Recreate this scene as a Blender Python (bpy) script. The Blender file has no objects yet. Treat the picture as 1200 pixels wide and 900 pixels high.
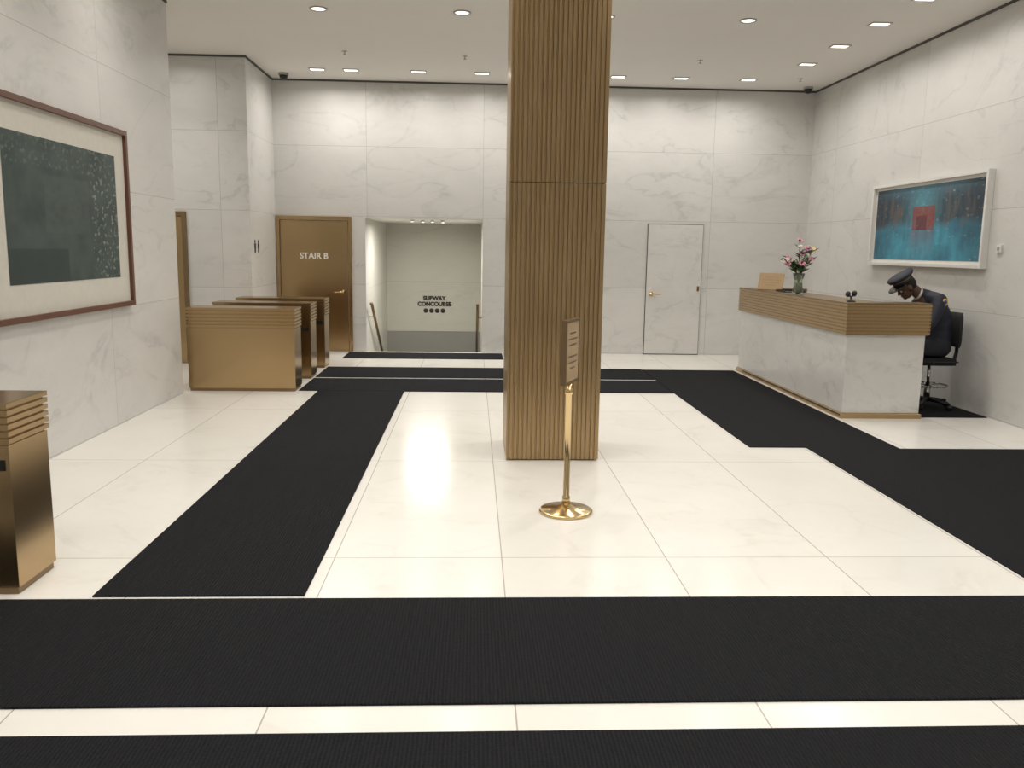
import bpy, bmesh, math, random
from mathutils import Vector, Matrix, noise
random.seed(4)
scene=bpy.context.scene
scene.view_settings.view_transform='Standard'
scene.view_settings.look='None'
COL=scene.collection
# ------------------------------------------------------------ helpers
def T(x,y,z): return Matrix.Translation((x,y,z))
def link(o): COL.objects.link(o); return o
def mkobj(name,me,mat=None,parent=None,kind=None,label=None,category=None,group=None,recenter=True,smooth=False):
    if mat is not None and len(me.materials)==0:
        me.materials.append(mat)
    if smooth:
        for p in me.polygons: p.use_smooth=True
    o=bpy.data.objects.new(name,me); link(o)
    if parent is None and recenter and len(me.vertices):
        xs=[v.co.x for v in me.vertices]; ys=[v.co.y for v in me.vertices]; zs=[v.co.z for v in me.vertices]
        c=Vector(((min(xs)+max(xs))/2,(min(ys)+max(ys))/2,min(zs)))
        me.transform(T(-c.x,-c.y,-c.z)); o.location=c
    if parent is not None:
        o.parent=parent; o.matrix_parent_inverse=T(*(-parent.location))
    if kind: o["kind"]=kind
    if label: o["label"]=label
    if category: o["category"]=category
    if group: o["group"]=group
    return o
def empty(name,loc,label,category,group=None):
    e=bpy.data.objects.new(name,None); e.empty_display_size=.1; e.location=loc; link(e)
    e["label"]=label; e["category"]=category
    if group: e["group"]=group
    return e
def me_bm(bm,name="m"):
    bmesh.ops.recalc_face_normals(bm,faces=bm.faces[:])
    me=bpy.data.meshes.new(name); bm.to_mesh(me); bm.free(); return me
def bm_box(bm,x0,x1,y0,y1,z0,z1,M=None):
    vs=[bm.verts.new((x,y,z)) for z in (z0,z1) for y in (y0,y1) for x in (x0,x1)]
    for f in [(0,2,3,1),(4,5,7,6),(0,1,5,4),(2,6,7,3),(0,4,6,2),(1,3,7,5)]:
        bm.faces.new([vs[i] for i in f])
    if M is not None:
        for v in vs: v.co=M@v.co
    return vs
def box_me(*b,M=None,bev=0):
    bm=bmesh.new()
    if len(b)==6 and not isinstance(b[0],tuple): b=[b]
    for q in b: bm_box(bm,*q,M=M)
    if bev:
        bmesh.ops.bevel(bm,geom=bm.edges[:],offset=bev,segments=2,affect='EDGES',profile=.7)
    return me_bm(bm)
def rect(x0,x1,y0,y1): return [(x0,y0),(x1,y0),(x1,y1),(x0,y1)]
def bm_loft(bm,poly,prof):
    n=len(poly); offs=[]
    for i in range(n):
        p=Vector(poly[i-1]);c=Vector(poly[i]);q=Vector(poly[(i+1)%n])
        e1=(c-p).normalized();e2=(q-c).normalized()
        offs.append(Vector((e1.y,-e1.x))+Vector((e2.y,-e2.x)))
    rings=[]
    for z,ins in prof:
        rings.append([bm.verts.new((poly[i][0]-offs[i].x*ins,poly[i][1]-offs[i].y*ins,z)) for i in range(n)])
    for a,b in zip(rings,rings[1:]):
        for i in range(n):
            bm.faces.new([a[i],a[(i+1)%n],b[(i+1)%n],b[i]])
    bm.faces.new(rings[0][::-1]); bm.faces.new(rings[-1])
def loft_me(poly,prof):
    bm=bmesh.new(); bm_loft(bm,poly,prof); return me_bm(bm)
def lathe_me(prof,seg=32,M=None,smooth=True,bm=None):
    own=bm is None
    if own: bm=bmesh.new()
    rings=[]
    M=M or Matrix()
    for r,z in prof:
        if r<1e-6: rings.append([bm.verts.new(M@Vector((0,0,z)))])
        else: rings.append([bm.verts.new(M@Vector((r*math.cos(2*math.pi*i/seg),r*math.sin(2*math.pi*i/seg),z))) for i in range(seg)])
    for a,b in zip(rings,rings[1:]):
        for i in range(seg):
            j=(i+1)%seg
            if len(a)==1 and len(b)==1: continue
            if len(a)==1: f=[a[0],b[j],b[i]]
            elif len(b)==1: f=[a[i],a[j],b[0]]
            else: f=[a[i],a[j],b[j],b[i]]
            nf=bm.faces.new(f); nf.smooth=smooth
    if own: return me_bm(bm)
def zto(a,b):
    a=Vector(a);b=Vector(b);d=b-a
    return T(*a)@d.to_track_quat('Z','Y').to_matrix().to_4x4(),d.length
def bm_seg(bm,a,b,ra,rb,seg=12):
    M,L=zto(a,b)
    lathe_me([(0,0),(ra,0),(rb,L),(0,L)],seg,M,bm=bm)
def bm_ball(bm,c,r,R=None,sub=3):
    if not hasattr(r,'__len__'): r=(r,r,r)
    M=T(*c)@((R or Matrix.Identity(3)).to_4x4())@Matrix.Diagonal((r[0],r[1],r[2],1))
    bmesh.ops.create_icosphere(bm,subdivisions=sub,radius=1,matrix=M)
def bm_chain(bm,pts,sub=2,seg=14):
    for p,r in pts: bm_ball(bm,p,r,sub=sub)
    for (a,ra),(b,rb) in zip(pts,pts[1:]): bm_seg(bm,a,b,ra,rb,seg)
def remeshed(bm,vox,smooth=4):
    me=bpy.data.meshes.new("tmp"); bmesh.ops.recalc_face_normals(bm,faces=bm.faces[:]); bm.to_mesh(me); bm.free()
    o=bpy.data.objects.new("tmp",me); link(o)
    m=o.modifiers.new("r",'REMESH'); m.mode='VOXEL'; m.voxel_size=vox; m.use_smooth_shade=True
    if smooth:
        s=o.modifiers.new("s",'SMOOTH'); s.iterations=smooth; s.factor=.5
    bpy.context.view_layer.update()
    dg=bpy.context.evaluated_depsgraph_get()
    out=bpy.data.meshes.new_from_object(o.evaluated_get(dg))
    bpy.data.objects.remove(o); 
    for p in out.polygons: p.use_smooth=True
    return out
def text_me(s,size,M,ext=.004,off=0.0,align='CENTER'):
    c=bpy.data.curves.new("t",'FONT'); c.body=s; c.size=size; c.extrude=ext; c.offset=off; c.align_x=align; c.align_y='CENTER'
    o=bpy.data.objects.new("t",c); link(o); bpy.context.view_layer.update()
    dg=bpy.context.evaluated_depsgraph_get()
    me=bpy.data.meshes.new_from_object(o.evaluated_get(dg)); bpy.data.objects.remove(o)
    me.transform(M); me.materials.clear(); return me
# ------------------------------------------------------------ materials
def newmat(name):
    m=bpy.data.materials.new(name); m.use_nodes=True
    nt=m.node_tree; b=nt.nodes['Principled BSDF']; return m,nt,b
def N(nt,t,**k):
    n=nt.nodes.new(t)
    for a,v in k.items():
        if hasattr(n,a): setattr(n,a,v)
        else: n.inputs[a].default_value=v
    return n
def math_(nt,op,a,b=None,c=None):
    n=nt.nodes.new('ShaderNodeMath'); n.operation=op
    for i,v in enumerate((a,b,c)):
        if v is None: continue
        if isinstance(v,(int,float)): n.inputs[i].default_value=v
        else: nt.links.new(v,n.inputs[i])
    return n.outputs[0]
def mix_(nt,fac,a,b,blend='MIX'):
    n=nt.nodes.new('ShaderNodeMix'); n.data_type='RGBA'; n.blend_type=blend
    for s,v in ((n.inputs[0],fac),(n.inputs[6],a),(n.inputs[7],b)):
        if isinstance(v,(int,float)): s.default_value=v
        elif isinstance(v,tuple): s.default_value=(*v,1) if len(v)==3 else v
        else: nt.links.new(v,s)
    return n.outputs[2]
def ramp(nt,val,stops):
    r=nt.nodes.new('ShaderNodeValToRGB'); nt.links.new(val,r.inputs[0])
    e=r.color_ramp.elements
    while len(e)<len(stops): e.new(.5)
    for el,(p,c) in zip(e,stops):
        el.position=p; el.color=(c,c,c,1) if not hasattr(c,'__len__') else (*c,1)
    return r.outputs[0]
def simple(name,col,rough=.5,metal=0.,spec=.5,noise_amt=.06,nscale=20,**k):
    m,nt,b=newmat(name)
    tc=N(nt,'ShaderNodeTexCoord'); nz=N(nt,'ShaderNodeTexNoise',Scale=nscale,Detail=4.)
    nt.links.new(tc.outputs['Object'],nz.inputs['Vector'])
    lo=tuple(max(0,c*(1-noise_amt)) for c in col); hi=tuple(min(1,c*(1+noise_amt)) for c in col)
    nt.links.new(mix_(nt,nz.outputs[0],lo,hi),b.inputs['Base Color'])
    b.inputs['Roughness'].default_value=rough; b.inputs['Metallic'].default_value=metal
    b.inputs['Specular IOR Level'].default_value=spec
    for a,v in k.items(): b.inputs[a.replace('_',' ')].default_value=v
    return m
def marble(name,hx,ox,px,hy,oy,py_,base=(.66,.645,.61),vein=(.42,.41,.40),rough=.35,vamt=.5,jw=.003,jcol=(.25,.24,.22),jamt=.5,spec=.4,scale=.7,tint=.06,seed=0.,coat=0):
    m,nt,b=newmat(name); L=nt.links
    g=N(nt,'ShaderNodeNewGeometry'); s=N(nt,'ShaderNodeSeparateXYZ'); L.new(g.outputs['Position'],s.inputs[0])
    def cell(ax,o,p):
        v=math_(nt,'DIVIDE',math_(nt,'SUBTRACT',s.outputs[ax],o),p)
        fl=math_(nt,'FLOOR',v); fr=math_(nt,'FRACT',v)
        d=math_(nt,'MULTIPLY',math_(nt,'MINIMUM',fr,math_(nt,'SUBTRACT',1.,fr)),p)
        return fl,math_(nt,'LESS_THAN',d,jw)
    fa,ja=cell(hx,ox,px); fb,jb=cell(hy,oy,py_)
    joint=math_(nt,'MAXIMUM',ja,jb)
    cm=N(nt,'ShaderNodeCombineXYZ'); L.new(fa,cm.inputs[0]); L.new(fb,cm.inputs[1]); cm.inputs[2].default_value=seed
    wn=N(nt,'ShaderNodeTexWhiteNoise'); wn.noise_dimensions='3D'; L.new(cm.outputs[0],wn.inputs['Vector'])
    off=nt.nodes.new('ShaderNodeVectorMath'); off.operation='MULTIPLY_ADD'
    L.new(wn.outputs['Color'],off.inputs[0]); off.inputs[1].default_value=(9,9,9); L.new(g.outputs['Position'],off.inputs[2])
    mp=N(nt,'ShaderNodeMapping'); mp.inputs['Rotation'].default_value=(.5,.6,.4); mp.inputs['Scale'].default_value=(1,1,2.0); L.new(off.outputs[0],mp.inputs[0])
    n1=N(nt,'ShaderNodeTexNoise',Scale=scale*.8,Detail=6.,Roughness=.5,Distortion=.9); L.new(mp.outputs[0],n1.inputs['Vector'])
    n2=N(nt,'ShaderNodeTexNoise',Scale=scale*1.8,Detail=10.,Roughness=.72,Distortion=.5); L.new(mp.outputs[0],n2.inputs['Vector'])
    n3=N(nt,'ShaderNodeTexNoise',Scale=scale*1.4,Detail=6.,Roughness=.5,Distortion=1.2); L.new(mp.outputs[0],n3.inputs['Vector'])
    v1=ramp(nt,n1.outputs[0],[(.0,0.),(.47,0.),(.5,1.),(.512,0.),(1.,0.)])
    v3=ramp(nt,n3.outputs[0],[(.0,0.),(.553,0.),(.56,1.),(.568,0.),(1.,0.)])
    cl=ramp(nt,n2.outputs[0],[(.40,0.),(.74,1.)])
    va=math_(nt,'MULTIPLY',math_(nt,'MULTIPLY',math_(nt,'ADD',v1,math_(nt,'MULTIPLY',v3,.6)),math_(nt,'ADD',cl,.08)),vamt*.95)
    va=math_(nt,'ADD',va,math_(nt,'MULTIPLY',cl,vamt*.45))
    c=mix_(nt,va,base,vein)
    tv=math_(nt,'ADD',math_(nt,'MULTIPLY',wn.outputs['Value'],tint),1-tint*.5)
    tcm=N(nt,'ShaderNodeCombineColor'); [L.new(tv,tcm.inputs[i]) for i in range(3)]
    c=mix_(nt,1.,c,tcm.outputs[0],'MULTIPLY')
    c=mix_(nt,math_(nt,'MULTIPLY',joint,jamt),c,jcol)
    L.new(c,b.inputs['Base Color'])
    b.inputs['Roughness'].default_value=rough; b.inputs['Specular IOR Level'].default_value=spec
    b.inputs['Coat Weight'].default_value=coat; b.inputs['Coat Roughness'].default_value=.12
    return m
ZJ=('Z',2.07,1.03)
WB=(.68,.672,.65); WV=(.40,.40,.395)
M_back=marble('marble_back_wall','X',.14,1.76,*ZJ,base=WB,vein=WV)
M_side=marble('marble_side_wall','Y',7.6,2.4,*ZJ,base=WB,vein=WV,seed=3.)
M_stairwell=marble('marble_stairwell','X',-1.65,3.0,'Z',.97,1.08,base=(.70,.69,.625),vein=(.52,.52,.46))
M_stairside=marble('marble_stairside','Y',14.9,3.,'Z',.97,1.08,base=(.70,.69,.625),vein=(.52,.52,.46))
M_floor=marble('marble_floor','X',.16,.87,'Y',4.29,2.07,base=(.80,.78,.735),vein=(.58,.55,.49),rough=.19,vamt=.36,jw=.003,jcol=(.30,.27,.23),jamt=.75,spec=.45,scale=.9,tint=.05,seed=7.)
M_desk=marble('marble_desk','Y',-30.,90.,'Z',-20.,50.,base=(.72,.715,.70),vein=(.43,.43,.42),rough=.25,scale=1.3)
M_door=marble('marble_door','X',-20.,50.,'Z',-20.,50.,base=(.68,.672,.65),vein=(.40,.40,.39),scale=1.1,seed=5.)
M_ceil=simple('ceiling_paint',(.84,.82,.785),.9,nscale=2,noise_amt=.02,spec=.2)
def bronze(name,col,rough=.36,metal=.85):
    m,nt,b=newmat(name); L=nt.links
    tc=N(nt,'ShaderNodeTexCoord')
    n2=N(nt,'ShaderNodeTexNoise',Scale=1.0,Detail=3.); L.new(tc.outputs['Object'],n2.inputs[0])
    a=tuple(c*.9 for c in col); d=tuple(min(1,c*1.08) for c in col)
    L.new(mix_(nt,n2.outputs[0],a,d),b.inputs['Base Color'])
    b.inputs['Roughness'].default_value=rough
    b.inputs['Metallic'].default_value=metal
    return m
M_br=bronze('bronze_panel',(.47,.335,.18),.24,1.)
M_brd=bronze('bronze_dark',(.26,.18,.10))
M_col=bronze('bronze_column',(.42,.30,.165),.30,.92)
M_gold=simple('polished_brass',(.72,.55,.30),.15,1.,nscale=5)
M_black=simple('black_plastic',(.015,.015,.016),.45)
M_blackfab=simple('black_fabric',(.012,.012,.014),.85,nscale=80,noise_amt=.3)
M_chrome=simple('chrome',(.6,.6,.6),.15,1.)
M_white=simple('white_plastic',(.75,.74,.71),.4)
M_gapshade=simple('painted_gap_shade',(.10,.095,.085),.9)  # dark colour stands in for shade inside the ceiling reveal
M_doorshade=simple('painted_door_shade',(.05,.046,.04),.9)  # near-black colour paints the shade of the door gap
M_slot=simple('dark_slot',(.01,.01,.01),.3)
M_letw=simple('letter_white',(.85,.83,.78),.5)
M_letd=simple('letter_bronze_dark',(.03,.024,.018),.5)
M_grey=simple('grey_stone',(.36,.355,.33),.5,nscale=3)
def carpet_mat():
    m,nt,b=newmat('charcoal_ribbed_carpet'); L=nt.links
    g=N(nt,'ShaderNodeNewGeometry')
    n=N(nt,'ShaderNodeTexNoise',Scale=130.,Detail=3.); L.new(g.outputs['Position'],n.inputs[0])
    n2=N(nt,'ShaderNodeTexNoise',Scale=1.3,Detail=3.); L.new(g.outputs['Position'],n2.inputs[0])
    w=N(nt,'ShaderNodeTexWave',Scale=22.,Distortion=.6,Detail=1.); w.bands_direction='X'; L.new(g.outputs['Position'],w.inputs[0])
    f=math_(nt,'ADD',math_(nt,'MULTIPLY',n.outputs[0],.7),math_(nt,'MULTIPLY',w.outputs[1],.3))
    c=mix_(nt,f,(.002,.002,.003),(.026,.027,.030))
    c=mix_(nt,math_(nt,'MULTIPLY',n2.outputs[0],.35),c,(.014,.0145,.0165))
    L.new(c,b.inputs['Base Color']); b.inputs['Roughness'].default_value=.95; b.inputs['Specular IOR Level'].default_value=.10
    bp=N(nt,'ShaderNodeBump',Strength=.7,Distance=.004)
    L.new(math_(nt,'ADD',w.outputs[1],n.outputs[0]),bp.inputs['Height']); L.new(bp.outputs[0],b.inputs['Normal'])
    return m
M_carpet=carpet_mat()
def emis(name,col,s):
    m,nt,b=newmat(name); b.inputs['Base Color'].default_value=(*col,1); b.inputs['Emission Color'].default_value=(*col,1); b.inputs['Emission Strength'].default_value=s; return m
M_lens=emis('lamp_lens',(1,.95,.87),2.5)
def vcol_mat(name,rough=.6):
    m,nt,b=newmat(name); a=N(nt,'ShaderNodeAttribute',attribute_name='paint'); nt.links.new(a.outputs['Color'],b.inputs['Base Color']); b.inputs['Roughness'].default_value=rough; return m
# ------------------------------------------------------------ room
XL,XR,YB,H=-3.15,5.19,13.3,4.05
def struct(name,*b,mat,bev=0): return mkobj(name,box_me(*b,bev=bev),mat,kind='structure')
struct('floor',(-6.3,5.5,-4.3,YB+.02,-.2,0),mat=M_floor)
struct('ceiling',(-6.3,5.5,-4.3,YB+.3,H,H+.2),mat=M_ceil)
struct('wall_left',(XL-.3,XL,-4.3,9.33,0,H),mat=M_side)
struct('wall_lobby',(-6.0,-3.0,11.8,YB+.3,0,H),mat=M_back)
struct('wall_lobby_end',(-6.3,-6.0,9.0,YB+.3,0,H),mat=M_side)
struct('wall_lobby_near',(-6.0,XL-.3,9.03,9.33,0,H),mat=M_back)
struct('wall_right',(XR,XR+.3,-4.3,YB+.3,0,H),mat=M_side)
struct('wall_front',(XL,XR,-4.3,-4.0,0,H),mat=M_back)
struct('wall_back',(-3.0,-1.65,YB,YB+.3,0,H),(.14,XR,YB,YB+.3,0,H),(-1.65,.14,YB,YB+.3,2.05,H),mat=M_back)
struct('wall_stair_left',(-1.95,-1.65,YB+.3,16.8,-2.4,2.05),(-1.95,-1.65,YB,YB+.3,-2.4,0),mat=M_stairside)
struct('wall_stair_right',(.14,.44,YB+.3,16.8,-2.4,2.05),(.14,.44,YB,YB+.3,-2.4,0),mat=M_stairside)
struct('wall_stair_back',(-1.65,.14,16.5,16.8,.02,2.05),mat=M_stairwell)
struct('wall_stair_lower',(-1.65,.14,16.5,16.8,-2.4,.015),mat=M_grey)
struct('ceiling_stair',(-1.95,.44,YB+.3,16.8,2.05,2.25),mat=M_ceil)
bm=bmesh.new()
for i in range(11):
    bm_box(bm,-1.65,.14,13.32+.28*i,13.32+.28*(i+1),-2.4,-.17*(i+1))
mkobj('floor_stair_steps',me_bm(bm),M_grey,kind='structure')
struct('painted_reveal_shade_1',(-3.0,XR,YB-.015,YB,H-.025,H),mat=M_gapshade)  # this and the next four: dark strips paint the shade of a ceiling gap
struct('painted_reveal_shade_2',(XR-.015,XR,-4,YB-.015,H-.025,H),mat=M_gapshade)
struct('painted_reveal_shade_3',(XL,XL+.015,-4,9.33,H-.025,H),mat=M_gapshade)
struct('painted_reveal_shade_4',(-6,-2.985,11.785,11.8,H-.025,H),mat=M_gapshade)
struct('painted_reveal_shade_5',(-3.0,-2.985,11.8,YB-.015,H-.025,H),mat=M_gapshade)
door1=mkobj('door_1',box_me((-2.93,-1.915,YB-.02,YB-.001,.01,1.99),bev=.004),M_br,kind='structure')
struct('trim_6',(-2.99,-2.94,YB-.04,YB-.001,0,2.06),(-1.905,-1.855,YB-.04,YB-.001,0,2.06),(-2.94,-1.905,YB-.04,YB-.001,2.0,2.06),mat=M_br)
def lever(x,z,sgn,yf,big=True):
    bm=bmesh.new()
    M=T(x,yf,z)@Matrix.Rotation(math.pi/2,4,'X')
    lathe_me([(0,0),(.035,0),(.035,.008),(.014,.014),(.012,.05),(0,.05)],20,M,bm=bm)
    bm_chain(bm,[((x,yf-.05,z),.012),((x+sgn*.06,yf-.055,z),.011),((x+sgn*.13,yf-.05,z-.004),.009)])
    return me_bm(bm)
bpy.context.view_layer.update()
mkobj('door_handle',lever(-2.0,.92,-1,YB-.02),M_gold,door1,label="polished brass lever handle")
RX=Matrix.Rotation(math.pi/2,4,'X')
mkobj('door_sign_lettering',text_me("STAIR B",.125,T(-2.43,YB-.0235,1.46)@RX,.004,.003),M_letw,label="raised white letters reading STAIR B on bronze door",category="sign")
struct('painted_door_gap_sheet',(2.687,3.558,YB-.012,YB-.001,0,2.028),mat=M_doorshade)  # dark sheet behind the marble door paints the shade in its gap
door2=mkobj('door_2',box_me((2.695,3.55,YB-.025,YB-.012,.012,2.02),bev=.002),M_door,kind='structure')
mkobj('door_handle',lever(2.77,.95,1,YB-.025),M_gold,door2,label="brass lever handle")
mkobj('lock',box_me((3.49,3.525,YB-.04,YB-.025,1.0,1.08),bev=.004),M_br,door2)
mkobj('door_3',box_me((-4.85,-3.9,11.775,11.799,.01,1.97)),M_br,kind='structure')
struct('trim_8',(-4.95,-4.86,11.75,11.799,0,2.04),(-3.89,-3.84,11.75,11.799,0,2.04),(-4.86,-3.89,11.75,11.799,1.98,2.04),mat=M_brd)
mk=lambda s,z,sz:text_me(s,sz,T(-.745,16.496,z)@RX,.005,.006)
mkobj('wall_sign_lettering',mk("SUBWAY",.655,.105),M_letd,label="dark bronze letters reading SUBWAY on pale marble",category="sign")
mkobj('wall_sign_lettering',mk("CONCOURSE",.545,.105),M_letd,label="dark bronze letters reading CONCOURSE on pale marble",category="sign")
dot=None
for i in range(4):
    if dot is None:
        bm=bmesh.new(); M=T(0,0,0)@RX
        lathe_me([(0,-.001),(.045,-.001),(.045,.006),(.039,.010),(0,.010)],24,M,bm=bm)
        dot=mkobj('subway_line_bullet',me_bm(bm),M_letd,label="round dark bronze transit line disc on pale marble",category="sign",group="transit line discs",recenter=False)
    else:
        dot=dot.copy(); link(dot)
    dot.location=(-.745-.165+.11*i,16.4995,.42)
def rail(x,xw,lab):
    e=empty('stair_handrail',(x,13.36,0),lab,'handrail',group="stair handrails")
    bm=bmesh.new()
    p=[(x,13.34,.74),(x,13.42,.74),(x,14.9,-.2),(x,16.3,-1.1)]
    bm_chain(bm,[(q,.022) for q in p])
    mkobj('rail',me_bm(bm),M_brd,e,smooth=True)
    for yy,zz in ((13.7,.56),(15.2,-.39)):
        bm=bmesh.new(); bm_chain(bm,[((x,yy,zz),.008),((x,yy,zz-.05),.008),((xw,yy,zz-.05),.008)])
        mkobj('bracket',me_bm(bm),M_brd,e)
rail(-1.58,-1.65,"slim bronze handrail descending along the stairwell wall")
rail(.07,.14,"slim bronze handrail descending along the stairwell wall")
e=empty('restroom_sign',(-3.0,12.1,1.55),"pair of small dark person pictograms on marble wall","sign")
for yy in (12.02,12.2):
    bm=bmesh.new(); 
    M=T(-3.0,yy,1.66)@Matrix.Rotation(math.pi/2,4,'Y')
    lathe_me([(0,0),(.022,0),(.022,.006),(0,.006)],16,M,bm=bm)
    bm_box(bm,-3.0,-2.993,yy-.035,yy+.035,1.565,1.635); bm_box(bm,-3.0,-2.993,yy-.024,yy-.004,1.51,1.565); bm_box(bm,-3.0,-2.993,yy+.004,yy+.024,1.51,1.565)
    mkobj('pictogram',me_bm(bm),M_letd,e)
# ------------------------------------------------------------ floor mats
def mat_obj(poly,lab):
    mkobj('carpet_runner',loft_me(poly,[(0.001,0),(.008,0),(.010,.004)]),M_carpet,label=lab,category='carpet',group='charcoal floor runners')
mat_obj(rect(XL+.01,XR-.01,2.82,3.75),"wide charcoal ribbed runner crossing the marble floor")
mat_obj(rect(XL+.01,XR-.01,.9,2.64),"charcoal ribbed entrance runner beside a marble strip")
mat_obj(rect(-1.73,-.77,3.785,9.54),"long charcoal runner leading towards the turnstiles")
mat_obj(rect(-1.95,2.30,9.55,10.47),"charcoal cross runner passing behind the bronze column")
mat_obj(rect(-1.95,2.30,10.58,11.5),"charcoal cross runner before the stair opening")
mat_obj(rect(-1.9,.45,12.45,13.15),"small charcoal mat in front of the subway stairs")
mat_obj([(2.31,6.85),(2.79,6.85),(2.79,3.785),(XR-.01,3.785),(XR-.01,6.80),(3.57,6.80),(3.57,11.45),(2.31,11.45)],"stepped charcoal carpet alongside the reception desk")
mat_obj(rect(4.47,XR-.02,8.2,11.5),"charcoal carpet behind the reception desk")
# ------------------------------------------------------------ column
def ribbed(x0,x1,y0,y1,n,dp):
    pts=[]
    cs=[((x0,y0),(x1,y0)),((x1,y0),(x1,y1)),((x1,y1),(x0,y1)),((x0,y1),(x0,y0))]
    for a,b in cs:
        a=Vector(a);b=Vector(b);d=(b-a);L=d.length;d.normalize();nrm=Vector((-d.y,d.x))
        p=(L-.02)/n
        pts.append(a+d*.0)
        for i in range(n):
            s=.01+i*p
            pts+= [a+d*(s+p*.04),a+d*(s+p*.14)+nrm*dp,a+d*(s+p*.34)+nrm*dp,a+d*(s+p*.44),a+d*(s+p*.96)]
    return pts
def column_part(z0,z1):
    bm=bmesh.new(); P=ribbed(.26,.97,6.38,7.09,20,.010)
    lo=[bm.verts.new((p.x,p.y,z0)) for p in P]; hi=[bm.verts.new((p.x,p.y,z1)) for p in P]
    n=len(P)
    for i in range(n): bm.faces.new([lo[i],lo[(i+1)%n],hi[(i+1)%n],hi[i]])
    bm.faces.new(lo[::-1]); bm.faces.new(hi)
    return me_bm(bm)
e=empty('column',(.615,6.735,0),"square bronze column clad in fine vertical ribs","column")
mkobj('lower_cladding',column_part(0.012,2.087),M_col,e)
mkobj('upper_cladding',column_part(2.093,H-.002),M_col,e)
mkobj('core',box_me(.285,.945,6.405,7.065,0,H-.001),M_brd,e)
# ------------------------------------------------------------ turnstiles
def ridge_prof(z0,z1,n,dp,top_in=.004,gw=.24):
    p=[]; h=(z1-z0)/n
    for i in range(n):
        a=z0+i*h
        p+=[(a,dp),(a+h*gw,dp),(a+h*(gw+.08),0),(a+h*.98,0)]
    p+=[(z1-.001,0),(z1,top_in)]
    return p
def turnstile(x0,x1,y0,lab,slot=True,th=.35,hh=.925):
    e=empty('turnstile',((x0+x1)/2,y0+th/2,0),lab,'turnstile',group='bronze turnstiles')
    y1=y0+th
    mkobj('base',loft_me(rect(x0+.01,x1-.01,y0+.01,y1-.01),[(0,0),(.035,0)]),M_brd,e)
    mkobj('body',loft_me(rect(x0,x1,y0,y1),[(.035,0),(.70,0)]),M_br,e)
    mkobj('ridged_top',loft_me(rect(x0-.004,x1+.008,y0-.008,y1+.008),ridge_prof(.70,hh,6,.016)),M_br,e)
    if slot:
        mkobj('reader_slot',box_me((x1-.20,x1-.02,y0-.005,y0+.01,.585,.635),bev=.003),M_slot,e)
        mkobj('reader_window',box_me((x1-.16,x1-.08,y0-.008,y0-.0055,.598,.622)),M_black,e)
    return e
turnstile(-3.14,-1.97,9.5,"plain bronze barrier cabinet with horizontally ridged top",slot=False)
turnstile(-3.14,-1.97,10.45,"bronze turnstile cabinet with ridged top between two lanes")
turnstile(-3.12,-1.97,11.42,"bronze turnstile cabinet with ridged top beside marble wall")
turnstile(XL+.01,-2.07,3.82,"bronze turnstile cabinet with dark reader slot near the carpet",hh=.893)
# ------------------------------------------------------------ desk
U=[(3.65,8.15),(4.43,8.15),(4.43,8.35),(4.0,8.35),(4.0,11.3),(4.43,11.3),(4.43,11.5),(3.65,11.5)]
e=empty('reception_desk',(4.04,9.8,0),"white marble reception desk with ridged bronze top band","reception desk")
mkobj('plinth',loft_me(U,[(0,-.02),(.045,-.02),(.05,-.015),(.055,0)]),M_br,e)
mkobj('marble_front',loft_me(U,[(.055,0),(.83,0)]),M_desk,e)
mkobj('bronze_band',loft_me(U,[(z,i-.03) for z,i in ridge_prof(.83,1.13,9,.010,gw=.18)]),M_br,e)
mkobj('countertop',loft_me(U,[(1.13,-.028),(1.14,-.028),(1.142,-.026)]),M_brd,e)
mkobj('work_surface',box_me(4.0,4.46,8.38,11.27,.745,.78),M_br,e)
# ------------------------------------------------------------ placard / tray / webcam
def placed(me,M): me.transform(M); return me
Mp=T(3.76,10.75,1.142)@Matrix.Rotation(-math.radians(38),4,'Z')@Matrix.Rotation(-math.radians(22),4,'X')
e=empty('desk_placard',(3.76,10.75,1.142),"tilted tan bronze placard standing on the reception desk","placard")
M_tan=simple('notice_tan',(.36,.25,.14),.45,.4)
mkobj('plate',placed(box_me((-.16,.16,0,.012,.004,.23),bev=.003),Mp),M_tan,e)
mkobj('easel_leg',placed(box_me((-.02,.02,.012,.02,.07,.2)),Mp),M_brd,e)
bm=bmesh.new(); 
for k,w in enumerate((.09,.12,.11,.07)): bm_box(bm,-w,w,-.0012,0,.17-.035*k,.175-.035*k)
mkobj('engraved_lines',placed(me_bm(bm),Mp),M_brd,e)
e=empty('document_tray',(3.85,10.25,1.142),"low black document tray lying on the desk top","tray")
mkobj('tray_base',box_me((3.72,3.97,10.1,10.4,1.143,1.15),bev=.002),M_black,e)
mkobj('rim',box_me((3.72,3.73,10.1,10.4,1.15,1.17),(3.96,3.97,10.1,10.4,1.15,1.17),(3.73,3.96,10.39,10.4,1.15,1.17)),M_black,e)
e=empty('desk_camera',(3.72,8.28,1.142),"small black twin-headed camera on a round foot","camera")
bm=bmesh.new(); lathe_me([(0,0),(.045,0),(.045,.008),(.012,.016),(.009,.05),(0,.05)],24,T(3.72,8.28,1.143),bm=bm); mkobj('foot',me_bm(bm),M_black,e)
for dx,dz in ((-.035,.075),(.028,.082)):
    bm=bmesh.new(); bm_ball(bm,(3.72+dx,8.28,1.143+dz),(.026,.024,.03)); bm_seg(bm,(3.72,8.28,1.185),(3.72+dx,8.28,1.143+dz),.008,.008)
    mkobj('camera_head',me_bm(bm),M_black,e,smooth=True)
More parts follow.
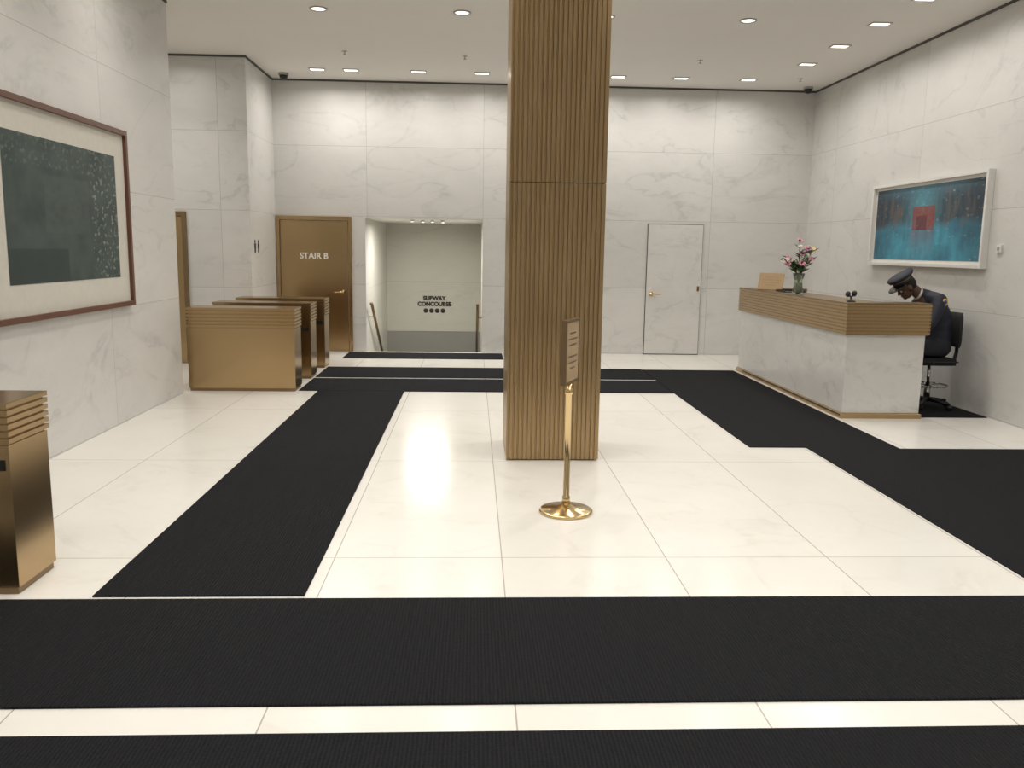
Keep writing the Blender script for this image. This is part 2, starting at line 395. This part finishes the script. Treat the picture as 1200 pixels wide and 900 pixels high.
# ------------------------------------------------------------ vase & flowers
VX,VY,VZ=3.74,9.74,1.142
mg,nt,b=newmat('vase_glass'); b.inputs['Base Color'].default_value=(.75,.8,.7,1); b.inputs['Transmission Weight'].default_value=.9; b.inputs['Roughness'].default_value=.05; b.inputs['IOR'].default_value=1.3
e=empty('flower_vase',(VX,VY,VZ),"clear glass vase half filled with water","vase")
bm=bmesh.new(); lathe_me([(0,0),(.055,0),(.062,.02),(.05,.1),(.048,.16),(.07,.24),(.066,.24),(.044,.16),(.046,.1),(.056,.025),(0,.012)],32,T(VX,VY,VZ),bm=bm); mkobj('glass_body',me_bm(bm),mg,e,smooth=True)
M_water=simple('water',(.25,.30,.16),.1,Transmission_Weight=.5)
bm=bmesh.new(); lathe_me([(0,.014),(.05,.028),(.043,.1),(.042,.13),(0,.13)],24,T(VX,VY,VZ),bm=bm); mkobj('water',me_bm(bm),M_water,e,smooth=True)
M_stem=simple('stem_green',(.06,.13,.03),.5); M_leaf=simple('leaf_green',(.05,.11,.03),.45,nscale=40,noise_amt=.4)
M_pink=simple('petal_pink',(.52,.20,.30),.5,noise_amt=.3,nscale=30); M_pale=simple('petal_pale',(.72,.55,.53),.5,noise_amt=.2); M_yel=simple('petal_yellow',(.7,.58,.28),.6)
fe=empty('flower_bouquet',(VX,VY,VZ+.03),"pink and cream lilies with green leaves arranged in vase","flowers")
bm=bmesh.new(); bl=bmesh.new(); heads=[]
for i in range(18):
    a=i*2.399; r=.04+.14*random.random(); zt=VZ+.32+.34*random.random()*(1-r*1.9)
    tip=Vector((VX+r*math.cos(a)*1.1,VY+r*math.sin(a),zt)); base=Vector((VX-.02*math.cos(a),VY-.02*math.sin(a),VZ+.03)); mid=Vector((VX+.03*math.cos(a),VY+.03*math.sin(a),VZ+.24))
    bm_chain(bm,[(base,.003),(mid,.003),(tip,.0025)],sub=1,seg=6); heads.append((tip,(tip-mid).normalized()))
    for k in range(7):
        p=mid.lerp(tip,.05+.15*k); d=Vector((math.cos(a+k*2.1),math.sin(a+k*2.1),.6)).normalized()
        s=d.cross(Vector((0,0,1))).normalized()*.015; L=.095
        vs=[bl.verts.new(p),bl.verts.new(p+d*L*.5+s+Vector((0,0,.012))),bl.verts.new(p+d*L),bl.verts.new(p+d*L*.5-s+Vector((0,0,.012)))]
        bl.faces.new(vs)
mkobj('stems',me_bm(bm),M_stem,fe); mkobj('leaves',me_bm(bl),M_leaf,fe)
def bloom(c,d,s,mat):
    bm=bmesh.new(); q=d.to_track_quat('Z','Y').to_matrix()
    for k in range(6):
        an=k*math.pi/3
        prof=[(.0,.0,.004),(.3,.02,.016),(.65,.035,.018),(.9,.03,.010),(1.0,.02,.001)]
        rows=[]
        for t,zz,w in prof:
            rad=Vector((math.cos(an),math.sin(an),0)); tan=Vector((-math.sin(an),math.cos(an),0))
            rows.append([bm.verts.new(c+q@((rad*t*.055+Vector((0,0,zz*1.1))+tan*sgn*w)*s)) for sgn in (-1,1)])
        for a_,b_ in zip(rows,rows[1:]): bm.faces.new([a_[0],a_[1],b_[1],b_[0]])
    return mkobj('lily_bloom',me_bm(bm),mat,fe,smooth=True)
for i,(t,d) in enumerate(heads):
    bloom(t,(d+Vector((.4*math.cos(i*2.),-.5,.0))).normalized(),.6+.35*random.random(),(M_pink,M_pale,M_pink,M_yel,M_pale)[i%5])
# ------------------------------------------------------------ stanchion
e=empty('sign_stanchion',(.583,5.08,0),"polished brass stanchion carrying a bronze notice frame","sign stand")
PX,PY=.583,5.08
bm=bmesh.new(); lathe_me([(0,0),(.16,0),(.166,.006),(.166,.014),(.155,.022),(.06,.032),(.03,.05),(.0,.05)],64,T(PX,PY,0),bm=bm); mkobj('base',me_bm(bm),M_gold,e,smooth=True)
bm=bmesh.new(); lathe_me([(0,.045),(.024,.045),(.024,.10),(.0185,.105),(.0185,.74),(.025,.745),(.025,.775),(.018,.78),(.018,.82),(0,.82)],32,T(PX,PY,0),bm=bm); mkobj('pole',me_bm(bm),M_gold,e,smooth=True)
Ms=T(PX+.005,PY,.81)@Matrix.Rotation(math.radians(90-23),4,'Z')
mkobj('sign_frame',placed(box_me((-.14,.14,-.016,.016,0,.015),(-.14,.14,-.016,.016,.37,.385),(-.14,-.125,-.016,.016,.015,.37),(.125,.14,-.016,.016,.015,.37),(-.125,.125,-.010,.016,.015,.37)),Ms),M_brd,e)
mkobj('notice_panel',placed(box_me(-.124,.124,-.013,-.0105,.016,.369),Ms),simple('notice_bronze',(.50,.36,.21),.45,.3),e)
bm=bmesh.new()
for k,w in enumerate((.06,.09,.07,.0,.09,.08,.05)):
    if w: bm_box(bm,-w,w,-.0145,-.0133,.30-.035*k,.308-.035*k)
mkobj('notice_text',placed(me_bm(bm),Ms),M_brd,e)
# ------------------------------------------------------------ artworks
def fbm(x,y,s=0): return noise.fractal(Vector((x,y,s)),.8,2.0,5)
def art_grid(nu,nv,fn,place,name):
    bm=bmesh.new(); g=[[bm.verts.new(place(i/nu,j/nv)) for i in range(nu+1)] for j in range(nv+1)]
    for j in range(nv):
        for i in range(nu): bm.faces.new([g[j][i],g[j][i+1],g[j+1][i+1],g[j+1][i]])
    me=bpy.data.meshes.new(name); bm.to_mesh(me); bm.free()
    at=me.color_attributes.new('paint','FLOAT_COLOR','POINT')
    k=0
    for j in range(nv+1):
        for i in range(nu+1):
            c=fn(i/nu,j/nv); at.data[k].color=(*[max(0,min(1,x)) for x in c],1); k+=1
    return me
def mixc(a,b,t):
    t=max(0,min(1,t)); return tuple(x*(1-t)+y*t for x,y in zip(a,b))
def artL(u,v):
    c=mixc((.026,.045,.042),(.055,.082,.076),.5+.6*fbm(u*7,v*5,1))
    if .70>u>.30 and .35<v<.75: c=mixc(c,(.075,.10,.092),.35+.3*fbm(u*20,v*20,4))
    sp=fbm(u*40,v*30,9)
    if u>.72 and sp>.28: c=mixc(c,(.24,.28,.26),(sp-.28)*3)
    if u<.48 and v<.24: c=mixc(c,(.016,.03,.029),.75)
    if v>.8 and sp>.2: c=mixc(c,(.12,.15,.13),(sp-.2)*2)
    return c
mv=vcol_mat('artwork_paint',.55)
M_wood=simple('frame_walnut',(.12,.045,.025),.35); M_matb=simple('mat_board',(.62,.60,.54),.8)
X0=XL
e=empty('framed_print',(X0+.02,6.85,1.05),"large dark green abstract print in brown wooden frame","framed picture")
y0,y1,z0,z1=5.7,8.02,1.05,2.59
mkobj('frame',box_me((X0+.002,X0+.05,y0,y1,z0,z0+.04),(X0+.002,X0+.05,y0,y1,z1-.04,z1),(X0+.002,X0+.05,y0,y0+.04,z0+.04,z1-.04),(X0+.002,X0+.05,y1-.04,y1,z0+.04,z1-.04)),M_wood,e)
mkobj('mat_board',box_me(X0+.002,X0+.02,y0+.04,y1-.04,z0+.04,z1-.04),M_matb,e)
mkobj('print',art_grid(260,150,artL,lambda u,v:(X0+.0225,5.95+1.83*u,1.31+1.04*v),'p'),mv,e)
def artR(u,v):
    n=fbm(u*4,v*3,2); s=fbm(u*26,v*2.5,5); f=fbm(u*30,v*24,8)
    top=mixc((.02,.045,.07),(.06,.09,.11),.5+s)
    bot=mixc((.03,.14,.22),(.07,.36,.50),.5+.5*n+.3*s)
    c=mixc(bot,top,(v-.42+.08*n)*9)
    cen=math.exp(-((u-.48)/.13)**2)
    if v>.42: c=mixc(c,(.10,.34,.44),cen*(.75+.2*f))
    if v>.42 and abs(u-.48)>.2: c=mixc(c,(.16,.09,.055),max(0,s-.1)*1.3)
    if v>.8: c=mixc(c,(.07,.18,.25),(v-.8)*4)
    c=mixc(c,(.012,.02,.035),max(0,abs(u-.5)-.27)*3.4*(.5+v*.6))
    if .39<u<.60 and .40<v<.72: c=mixc(c,(.26,.035,.022),.8+.3*f)
    if .43<u<.53 and .40<v<.60: c=mixc(c,(.09,.02,.03),.7)
    if .37<u<.60 and v<.40: c=mixc(c,(.25,.10,.12),.4*(v/.4))
    if f>.55: c=mixc(c,(.4,.5,.52),(f-.55)*1.2)
    return c
e=empty('framed_painting',(XR-.03,9.75,1.48),"blue and red abstract painting in deep white frame","framed picture")
y0,y1,z0,z1=8.5,11.0,1.48,2.47; A=XR-.07;B=XR-.002
mkobj('frame',box_me((A,B,y0,y1,z0,z0+.035),(A,B,y0,y1,z1-.035,z1),(A,B,y0,y0+.035,z0+.035,z1-.035),(A,B,y1-.035,y1,z0+.035,z1-.035)),M_white,e)
mkobj('mat_board',box_me(XR-.03,B,y0+.035,y1-.035,z0+.035,z1-.035),M_white,e)
mkobj('painting',art_grid(260,110,artR,lambda u,v:(XR-.0325,10.92-2.34*u,1.55+.85*v),'p'),mv,e)
e=empty('wall_thermostat',(XR-.01,8.3,1.64),"small white wall control plate on marble","thermostat")
mkobj('plate',box_me((XR-.02,XR-.001,8.26,8.34,1.64,1.72),bev=.003),M_white,e)
mkobj('dial',box_me((XR-.028,XR-.021,8.285,8.315,1.665,1.70),bev=.002),M_grey,e)
# ------------------------------------------------------------ ceiling fixtures
LC=(1.0,.953,.885)
def area(name,shape,sx,sy,power,spread):
    l=bpy.data.lights.new(name,'AREA'); l.shape=shape; l.size=sx
    if shape=='RECTANGLE': l.size_y=sy
    l.energy=power; l.color=LC; l.spread=math.radians(spread); return l
def fixture(name,lab,cat,grp,trim,lens,lightdata,locs):
    proto=None
    for (x,y,*zz) in locs:
        z=zz[0] if zz else H
        if proto is None:
            t=bpy.data.objects.new(name,trim); t["label"]=lab; t["category"]=cat; t["group"]=grp
            ln=bpy.data.objects.new('lens',lens); la=bpy.data.objects.new('lamp',lightdata)
            proto=(t,ln,la)
        else:
            t,ln,la=[o.copy() for o in proto]
        t.location=(x,y,z); ln.location=(0,0,0); la.location=(0,0,-.022)
        for o in (t,ln,la): link(o)
        ln.parent=t; la.parent=t
M_trimw=simple('fixture_trim',(.5,.48,.44),.4)
bm=bmesh.new(); lathe_me([(.07,0),(.09,0),(.095,-.008),(.09,-.014),(.075,-.012),(.07,0)],32,None,bm=bm); tr=me_bm(bm); tr.materials.append(M_trimw)
bm=bmesh.new(); lathe_me([(0,-.006),(.07,-.006),(.07,-.002),(0,-.002)],32,None,bm=bm); ls=me_bm(bm); ls.materials.append(M_lens)
rl=area('downlight_lamp','DISK',.12,0,10.5,130)
fixture('downlight',"round recessed ceiling downlight with pale metal ring","ceiling light","round recessed downlights",tr,ls,rl,
  [(x,y) for y in (-2.0,.0,1.9,3.8,5.7,7.6,9.45) for x in (-1.63,-.14,1.38,2.9)]+[(-4.6,10.4),(-3.7,10.2)])
def rt(): 
    bm=bmesh.new()
    for q in [(-.11,.11,-.075,-.06),(-.11,.11,.06,.075),(-.11,-.095,-.06,.06),(.095,.11,-.06,.06)]: bm_box(bm,*q,-.012,0)
    m=me_bm(bm); m.materials.append(M_trimw); return m
rr=rt(); rs=box_me(-.095,.095,-.06,.06,-.006,-.002); rs.materials.append(M_lens)
wl=area('washer_lamp','RECTANGLE',.17,.10,9.6,165)
fixture('wall_washer',"square recessed wall washer light along the marble wall","ceiling light","square recessed wall washers",rr,rs,wl,
  [(x,12.55) for x in (-2.2,-1.73,-.79,.1,1.07,2.03,2.93,3.9)]+[(4.33,y) for y in (1.5,3.5,5.5,7.5,8.5,9.45,10.46,11.46)]+[(-2.4,y) for y in (1.5,3.5,5.5,7.5)]+[(-3.95,10.9)])  # last one, over the lobby, is unseen and added to brighten the wall there
bm=bmesh.new(); lathe_me([(0,0),(.035,0),(.035,-.006),(.012,-.012),(.008,-.035),(.022,-.037),(.022,-.040),(0,-.040)],20,None,bm=bm); sp=me_bm(bm); sp.materials.append(M_chrome)
for (x,y) in [(-1.65,11.4),(-.13,11.5),(2.9,11.4),(4.6,12.4),(2.9,8.4)]:
    o=bpy.data.objects.new('sprinkler_head',sp); o.location=(x,y,H); link(o); o["label"]="small chrome ceiling sprinkler head on white ceiling"; o["category"]="sprinkler"; o["group"]="ceiling sprinklers"
for i,(x,y) in enumerate([(-2.74,12.9),(4.95,13.0)]):
    e=empty('security_camera',(x,y,H),"dark dome security camera mounted under the ceiling","security camera",group="dome cameras")
    bm=bmesh.new(); lathe_me([(0,0),(.07,0),(.07,-.03),(0,-.03)],24,T(x,y,H),bm=bm); mkobj('mount',me_bm(bm),M_grey,e)
    bm=bmesh.new(); lathe_me([(0,-.03),(.06,-.03),(.055,-.06),(.035,-.085),(0,-.095)],24,T(x,y,H),bm=bm); mkobj('dome',me_bm(bm),M_black,e,smooth=True)
bm=bmesh.new(); lathe_me([(0,0),(.03,0),(.026,-.03),(0,-.03)],16,None,bm=bm); st=me_bm(bm); st.materials.append(M_trimw)
bm=bmesh.new(); lathe_me([(0,-.031),(.022,-.031),(.02,-.036),(0,-.036)],16,None,bm=bm); sl=me_bm(bm); sl.materials.append(M_lens)
al=area('stair_spot_lamp','DISK',.05,0,11,175)
proto=None
for (x,y) in [(-.98,13.9),(-.82,14.05),(-.66,13.95),(-.5,14.1)]:
    if proto is None:
        t=bpy.data.objects.new('stair_spotlight',st); t["label"]="tiny bright spotlight in the stair ceiling"; t["category"]="ceiling light"; t["group"]="stair spotlights"
        ln=bpy.data.objects.new('lens',sl); la=bpy.data.objects.new('lamp',al); proto=(t,ln,la)
    else: t,ln,la=[o.copy() for o in proto]
    t.location=(x,y,2.05); la.location=(0,0,-.04)
    for o in (t,ln,la): link(o)
    ln.parent=t; la.parent=t
# ------------------------------------------------------------ stool
SX,SY=4.83,8.75
e=empty('drafting_stool',(SX,SY,.01),"black swivel drafting stool on castors behind the desk","stool")
bm=bmesh.new()
bmesh.ops.create_cube(bm,size=1,matrix=T(SX-.01,SY,.515)@Matrix.Diagonal((.42,.46,.07,1)))
bmesh.ops.bevel(bm,geom=bm.edges[:],offset=.03,segments=4,affect='EDGES'); mkobj('seat',me_bm(bm),M_blackfab,e,smooth=True)
bm=bmesh.new(); 
nu,nv=14,10; fr=[];bk=[]
for j in range(nv+1):
    for i in range(nu+1):
        a=(i/nu-.5)*2; v=j/nv; w=.21*(1-.25*abs(2*v-1)**3); yy=SY+a*w; zz=.66+.36*v; xx=5.06-.045*a*a-.02*math.sin(v*math.pi)
        fr.append(bm.verts.new((xx,yy,zz))); bk.append(bm.verts.new((xx+.035,yy,zz)))
W=nu+1
for j in range(nv):
    for i in range(nu):
        q=[j*W+i,j*W+i+1,(j+1)*W+i+1,(j+1)*W+i]
        bm.faces.new([fr[k] for k in q]); bm.faces.new([bk[k] for k in q[::-1]])
loop=[i for i in range(W)]+[j*W+nu for j in range(1,nv+1)]+[nv*W+i for i in range(nu-1,-1,-1)]+[j*W for j in range(nv-1,0,-1)]
for a,b in zip(loop,loop[1:]+loop[:1]): bm.faces.new([fr[a],bk[a],bk[b],fr[b]])
mkobj('backrest',me_bm(bm),M_blackfab,e,smooth=True)
bm=bmesh.new(); bm_chain(bm,[((SX,SY,.47),.018),((5.08,SY,.47),.018),((5.11,SY,.6),.018),((5.105,SY,.8),.015)]); mkobj('back_support',me_bm(bm),M_black,e,smooth=True)
bm=bmesh.new(); lathe_me([(0,.09),(.032,.09),(.032,.28),(.018,.28),(.018,.46),(.06,.475),(.0,.48)],24,T(SX,SY,0),bm=bm); mkobj('gas_column',me_bm(bm),M_chrome,e,smooth=True)
bm=bmesh.new()
seg=32
ring=[((SX+.19*math.cos(2*math.pi*i/seg),SY+.19*math.sin(2*math.pi*i/seg),.25),.009) for i in range(seg+1)]
for (a,ra),(b,rb) in zip(ring,ring[1:]): bm_seg(bm,a,b,.009,.009,8)
for k in range(3):
    an=k*2.094+.3; bm_seg(bm,(SX,SY,.25),(SX+.19*math.cos(an),SY+.19*math.sin(an),.25),.007,.007,8)
mkobj('foot_ring',me_bm(bm),M_chrome,e,smooth=True)
bm=bmesh.new(); lathe_me([(0,.075),(.04,.075),(.04,.12),(0,.12)],20,T(SX,SY,0),bm=bm)
cp=[]
for k in range(5):
    an=k*1.2566+.25; d=Vector((math.cos(an),math.sin(an),0)); c=Vector((SX,SY,0))
    bm_chain(bm,[(c+d*.03+Vector((0,0,.10)),.022),(c+d*.25+Vector((0,0,.075)),.013)]); cp.append((c+d*.25,d))
mkobj('star_base',me_bm(bm),M_black,e,smooth=True)
for p,d in cp:
    bm=bmesh.new(); q=Vector((-d.y,d.x,0))
    for s in (-.014,.014):
        M,L=zto(p+q*(s-.008)+Vector((0,0,.036)),p+q*(s+.008)+Vector((0,0,.036)))
        lathe_me([(0,0),(.026,0),(.026,.016),(0,.016)],18,M,bm=bm)
    bm_seg(bm,p+Vector((0,0,.036)),p+Vector((0,0,.075)),.007,.007,8)
    mkobj('castor',me_bm(bm),M_black,e)
# ------------------------------------------------------------ person
PYc=8.75
M_skin=simple('skin_brown',(.10,.05,.03),.5,nscale=60)
M_navy=simple('uniform_navy',(.012,.014,.028),.7,nscale=60,noise_amt=.25)
M_trou=simple('trouser_navy',(.010,.011,.020),.75)
M_shoe=simple('shoe_leather',(.008,.008,.008),.25)
M_hair=simple('hair_black',(.006,.005,.005),.8,nscale=120,noise_amt=.5)
M_badge=simple('gold_thread',(.65,.42,.08),.35,.6)
M_blue=simple('patch_blue',(.03,.08,.3),.6); M_shirt=simple('shirt_white',(.7,.7,.72),.7)
pe=empty('person',(4.8,PYc,.01),"guard in navy uniform and peaked cap seated, head bowed over desk","person")
def P(x,dy,z): return (x,PYc+dy,z)
al_=math.radians(38)
F=Vector((-math.cos(al_),0,-math.sin(al_))); Uv=Vector((-math.sin(al_),0,math.cos(al_))); Sv=Vector((0,1,0))
HC=Vector(P(4.505,0,1.275))
RH=Matrix((F,Sv,Uv)).transposed()
def hp(f,s,u): return HC+F*f+Sv*s+Uv*u
bm=bmesh.new()
bm_ball(bm,hp(-.012,0,.02),(.098,.076,.10),RH,4)
bm_ball(bm,hp(.030,0,-.045),(.060,.056,.068),RH)
bm_ball(bm,hp(.060,0,-.085),(.028,.030,.022),RH)
bm_ball(bm,hp(.062,0,.030),(.024,.052,.014),RH)
bm_chain(bm,[(hp(.085,0,.018),.009),(hp(.104,0,-.018),.013)]); bm_ball(bm,hp(.092,.013,-.024),.009); bm_ball(bm,hp(.092,-.013,-.024),.009)
bm_ball(bm,hp(.084,0,-.050),(.012,.024,.007),RH); bm_ball(bm,hp(.082,0,-.062),(.012,.021,.008),RH)
for s in (-1,1):
    bm_ball(bm,hp(-.005,s*.080,-.005),(.020,.008,.032),RH); bm_ball(bm,hp(.058,s*.042,-.022),(.022,.018,.018),RH)
bm_chain(bm,[(hp(-.045,0,-.05),.056),(P(4.66,0,1.20),.06),(P(4.74,0,1.12),.10),(P(4.82,0,.95),.11),(P(4.87,0,.80),.11),(P(4.87,0,.68),.11)],sub=3)
for s in (-1,1):
    bm_chain(bm,[(P(4.76,s*.05,1.15),.06),(P(4.77,s*.17,1.14),.055),(P(4.68,s*.24,.93),.04),(P(4.58,s*.24,.875),.036),(P(4.40,s*.15,.825),.027)])
    bm_chain(bm,[(P(4.86,s*.08,.66),.09),(P(4.62,s*.10,.64),.062),(P(4.44,s*.11,.61),.05),(P(4.46,s*.11,.36),.045),(P(4.48,s*.11,.13),.035),(P(4.47,s*.11,.06),.03),(P(4.36,s*.12,.04),.025)])
    w=Vector(P(4.40,s*.15,.825)); k0=Vector(P(4.315,s*.13,.815))
    bm_chain(bm,[(w,.024),(w.lerp(k0,.4),.024)]); 
    for j in range(4): bm_chain(bm,[(w.lerp(k0,.25)+Vector((0,(j-1.5)*.012,0)),.015),(k0+Vector((0,(j-1.5)*.019,-.002)),.0115)])
    for j,L in enumerate((.062,.074,.070,.055)):
        jj=j if s<0 else 3-j
        b0=k0+Vector((0,(jj-1.5)*.020,0)); dy=(jj-1.5)*.006
        bm_chain(bm,[(b0,.0105),(b0+Vector((-L*.48,dy*.5,.004)),.0095),(b0+Vector((-L*.82,dy*.8,-.012)),.0085),(b0+Vector((-L,dy,-.022)),.0078)],sub=2,seg=10)
    tb=w.lerp(k0,.3)+Vector((0,-s*.026,0))
    bm_chain(bm,[(tb,.014),(tb+Vector((-.028,-s*.022,-.008)),.0115),(tb+Vector((-.058,-s*.026,-.02)),.0095)],sub=2,seg=10)
body=mkobj('body',remeshed(bm,.005,3),M_skin,pe)
bm=bmesh.new()
bm_ball(bm,P(4.86,0,.70),(.155,.185,.13)); bm_ball(bm,P(4.868,0,.80),(.15,.178,.15)); bm_ball(bm,P(4.86,0,.90),(.147,.182,.15)); bm_ball(bm,P(4.835,0,.99),(.145,.19,.15)); bm_ball(bm,P(4.80,0,1.08),(.138,.195,.125))
bm_chain(bm,[(P(4.73,0,1.17),.086),(P(4.675,0,1.20),.070)],sub=3)
for s in (-1,1):
    bm_chain(bm,[(P(4.76,s*.06,1.155),.085),(P(4.78,s*.165,1.145),.080),(P(4.745,s*.21,1.07),.070),(P(4.71,s*.235,1.0),.063),(P(4.67,s*.25,.93),.058),(P(4.62,s*.25,.90),.055),(P(4.50,s*.20,.86),.046),(P(4.43,s*.165,.833),.038)],sub=3)
jacket=mkobj('jacket',remeshed(bm,.009,14),M_navy,pe)
bm=bmesh.new()
for s in (-1,1):
    bm_chain(bm,[(P(4.87,s*.085,.66),.115),(P(4.62,s*.105,.64),.078),(P(4.43,s*.115,.61),.066),(P(4.45,s*.115,.36),.062),(P(4.475,s*.115,.14),.056)],sub=3)
mkobj('trousers',remeshed(bm,.009,4),M_trou,pe)
for s in (-1,1):
    bm=bmesh.new(); bm_ball(bm,P(4.47,s*.115,.06),(.055,.042,.045)); bm_ball(bm,P(4.38,s*.12,.045),(.085,.045,.033)); bm_box(bm,4.30,4.52,PYc+s*.12-.038,PYc+s*.12+.038,.012,.03)
    mkobj('shoe',remeshed(bm,.007,3),M_shoe,pe)
bm=bmesh.new(); M,L=zto(P(4.648,0,1.208),P(4.60,0,1.225)); lathe_me([(.060,0),(.064,0),(.061,.02),(.057,.02),(.060,0)],28,M,bm=bm); mkobj('shirt_collar',me_bm(bm),M_shirt,pe,smooth=True)
bm=bmesh.new(); bm_ball(bm,hp(-.022,0,.018),(.094,.0795,.10),RH,4)
geom=[v for v in bm.verts if (v.co-HC).dot(F)>.045 or (v.co-HC).dot(Uv)<-.045]
bmesh.ops.delete(bm,geom=geom,context='VERTS'); mkobj('hair',me_bm(bm),M_hair,pe,smooth=True)
for s in (-1,1):
    bm=bmesh.new(); bm_ball(bm,hp(.078,s*.030,.004),.0115); mkobj('eye',me_bm(bm),M_shirt,pe,smooth=True)
capM=T(*hp(-.005,0,.055))@RH.to_4x4()@Matrix.Rotation(math.radians(-4),4,'Y')
def ell(prof,seg=40,sx=1.14,sy=.94):
    bm=bmesh.new(); lathe_me(prof,seg,capM@Matrix.Diagonal((sx,sy,1,1)),bm=bm); return me_bm(bm)
mkobj('cap_band',ell([(0,0),(.092,0),(.093,.045),(0,.045)]),M_black,pe,smooth=True)
mkobj('cap_crown',ell([(0,.04),(.093,.042),(.118,.062),(.124,.078),(.118,.090),(.07,.098),(0,.10)]),M_navy,pe,smooth=True)
mkobj('cap_piping',ell([(.0935,.040),(.0955,.040),(.0955,.047),(.0935,.047),(.0935,.040)]),M_badge,pe,smooth=True)
bm=bmesh.new(); rows=[]
for j in range(5):
    r=[]; t=j/4
    for i in range(17):
        a=math.radians(-68+136*i/16); rad=.092+t*.062*math.cos(a*.9)**.7
        r.append(bm.verts.new(capM@Vector((rad*math.cos(a)*1.14,rad*math.sin(a)*.96,.008-t*.03*math.cos(a)))))
    rows.append(r)
for a,b in zip(rows,rows[1:]):
    for i in range(16): bm.faces.new([a[i],a[i+1],b[i+1],b[i]])
vis=mkobj('cap_visor',me_bm(bm),M_shoe,pe,smooth=True); m=vis.modifiers.new('s','SOLIDIFY'); m.thickness=.004
bm=bmesh.new(); bm_ball(bm,capM@Vector((.122,0,.062)),.016); mkobj('cap_badge',me_bm(bm),M_badge,pe,smooth=True)
bm=bmesh.new(); bm_ball(bm,P(4.80,-.240,1.135),(.034,.012,.040)); mkobj('shoulder_patch',me_bm(bm),M_badge,pe,smooth=True)
bm=bmesh.new(); bm_ball(bm,P(4.80,-.2465,1.137),(.020,.008,.024)); mkobj('patch_emblem',me_bm(bm),M_blue,pe,smooth=True)
# ------------------------------------------------------------ world & camera
w=bpy.data.worlds.new('w'); scene.world=w; w.use_nodes=True; w.node_tree.nodes['Background'].inputs[0].default_value=(.8,.78,.72,1); w.node_tree.nodes['Background'].inputs[1].default_value=.3
Yv=Vector((-45,158,-1000)).normalized(); Zv=Vector((95,6314,1000)); Zv=(Zv-Yv*Zv.dot(Yv)).normalized(); Xv=Yv.cross(Zv)
R=Matrix((Xv,Yv,Zv))
cam=bpy.data.cameras.new('camera'); cam.sensor_width=36; cam.lens=30; cam.clip_start=.05
co=bpy.data.objects.new('camera',cam); link(co); co.matrix_world=T(0,0,1.6)@R.to_4x4(); scene.camera=co
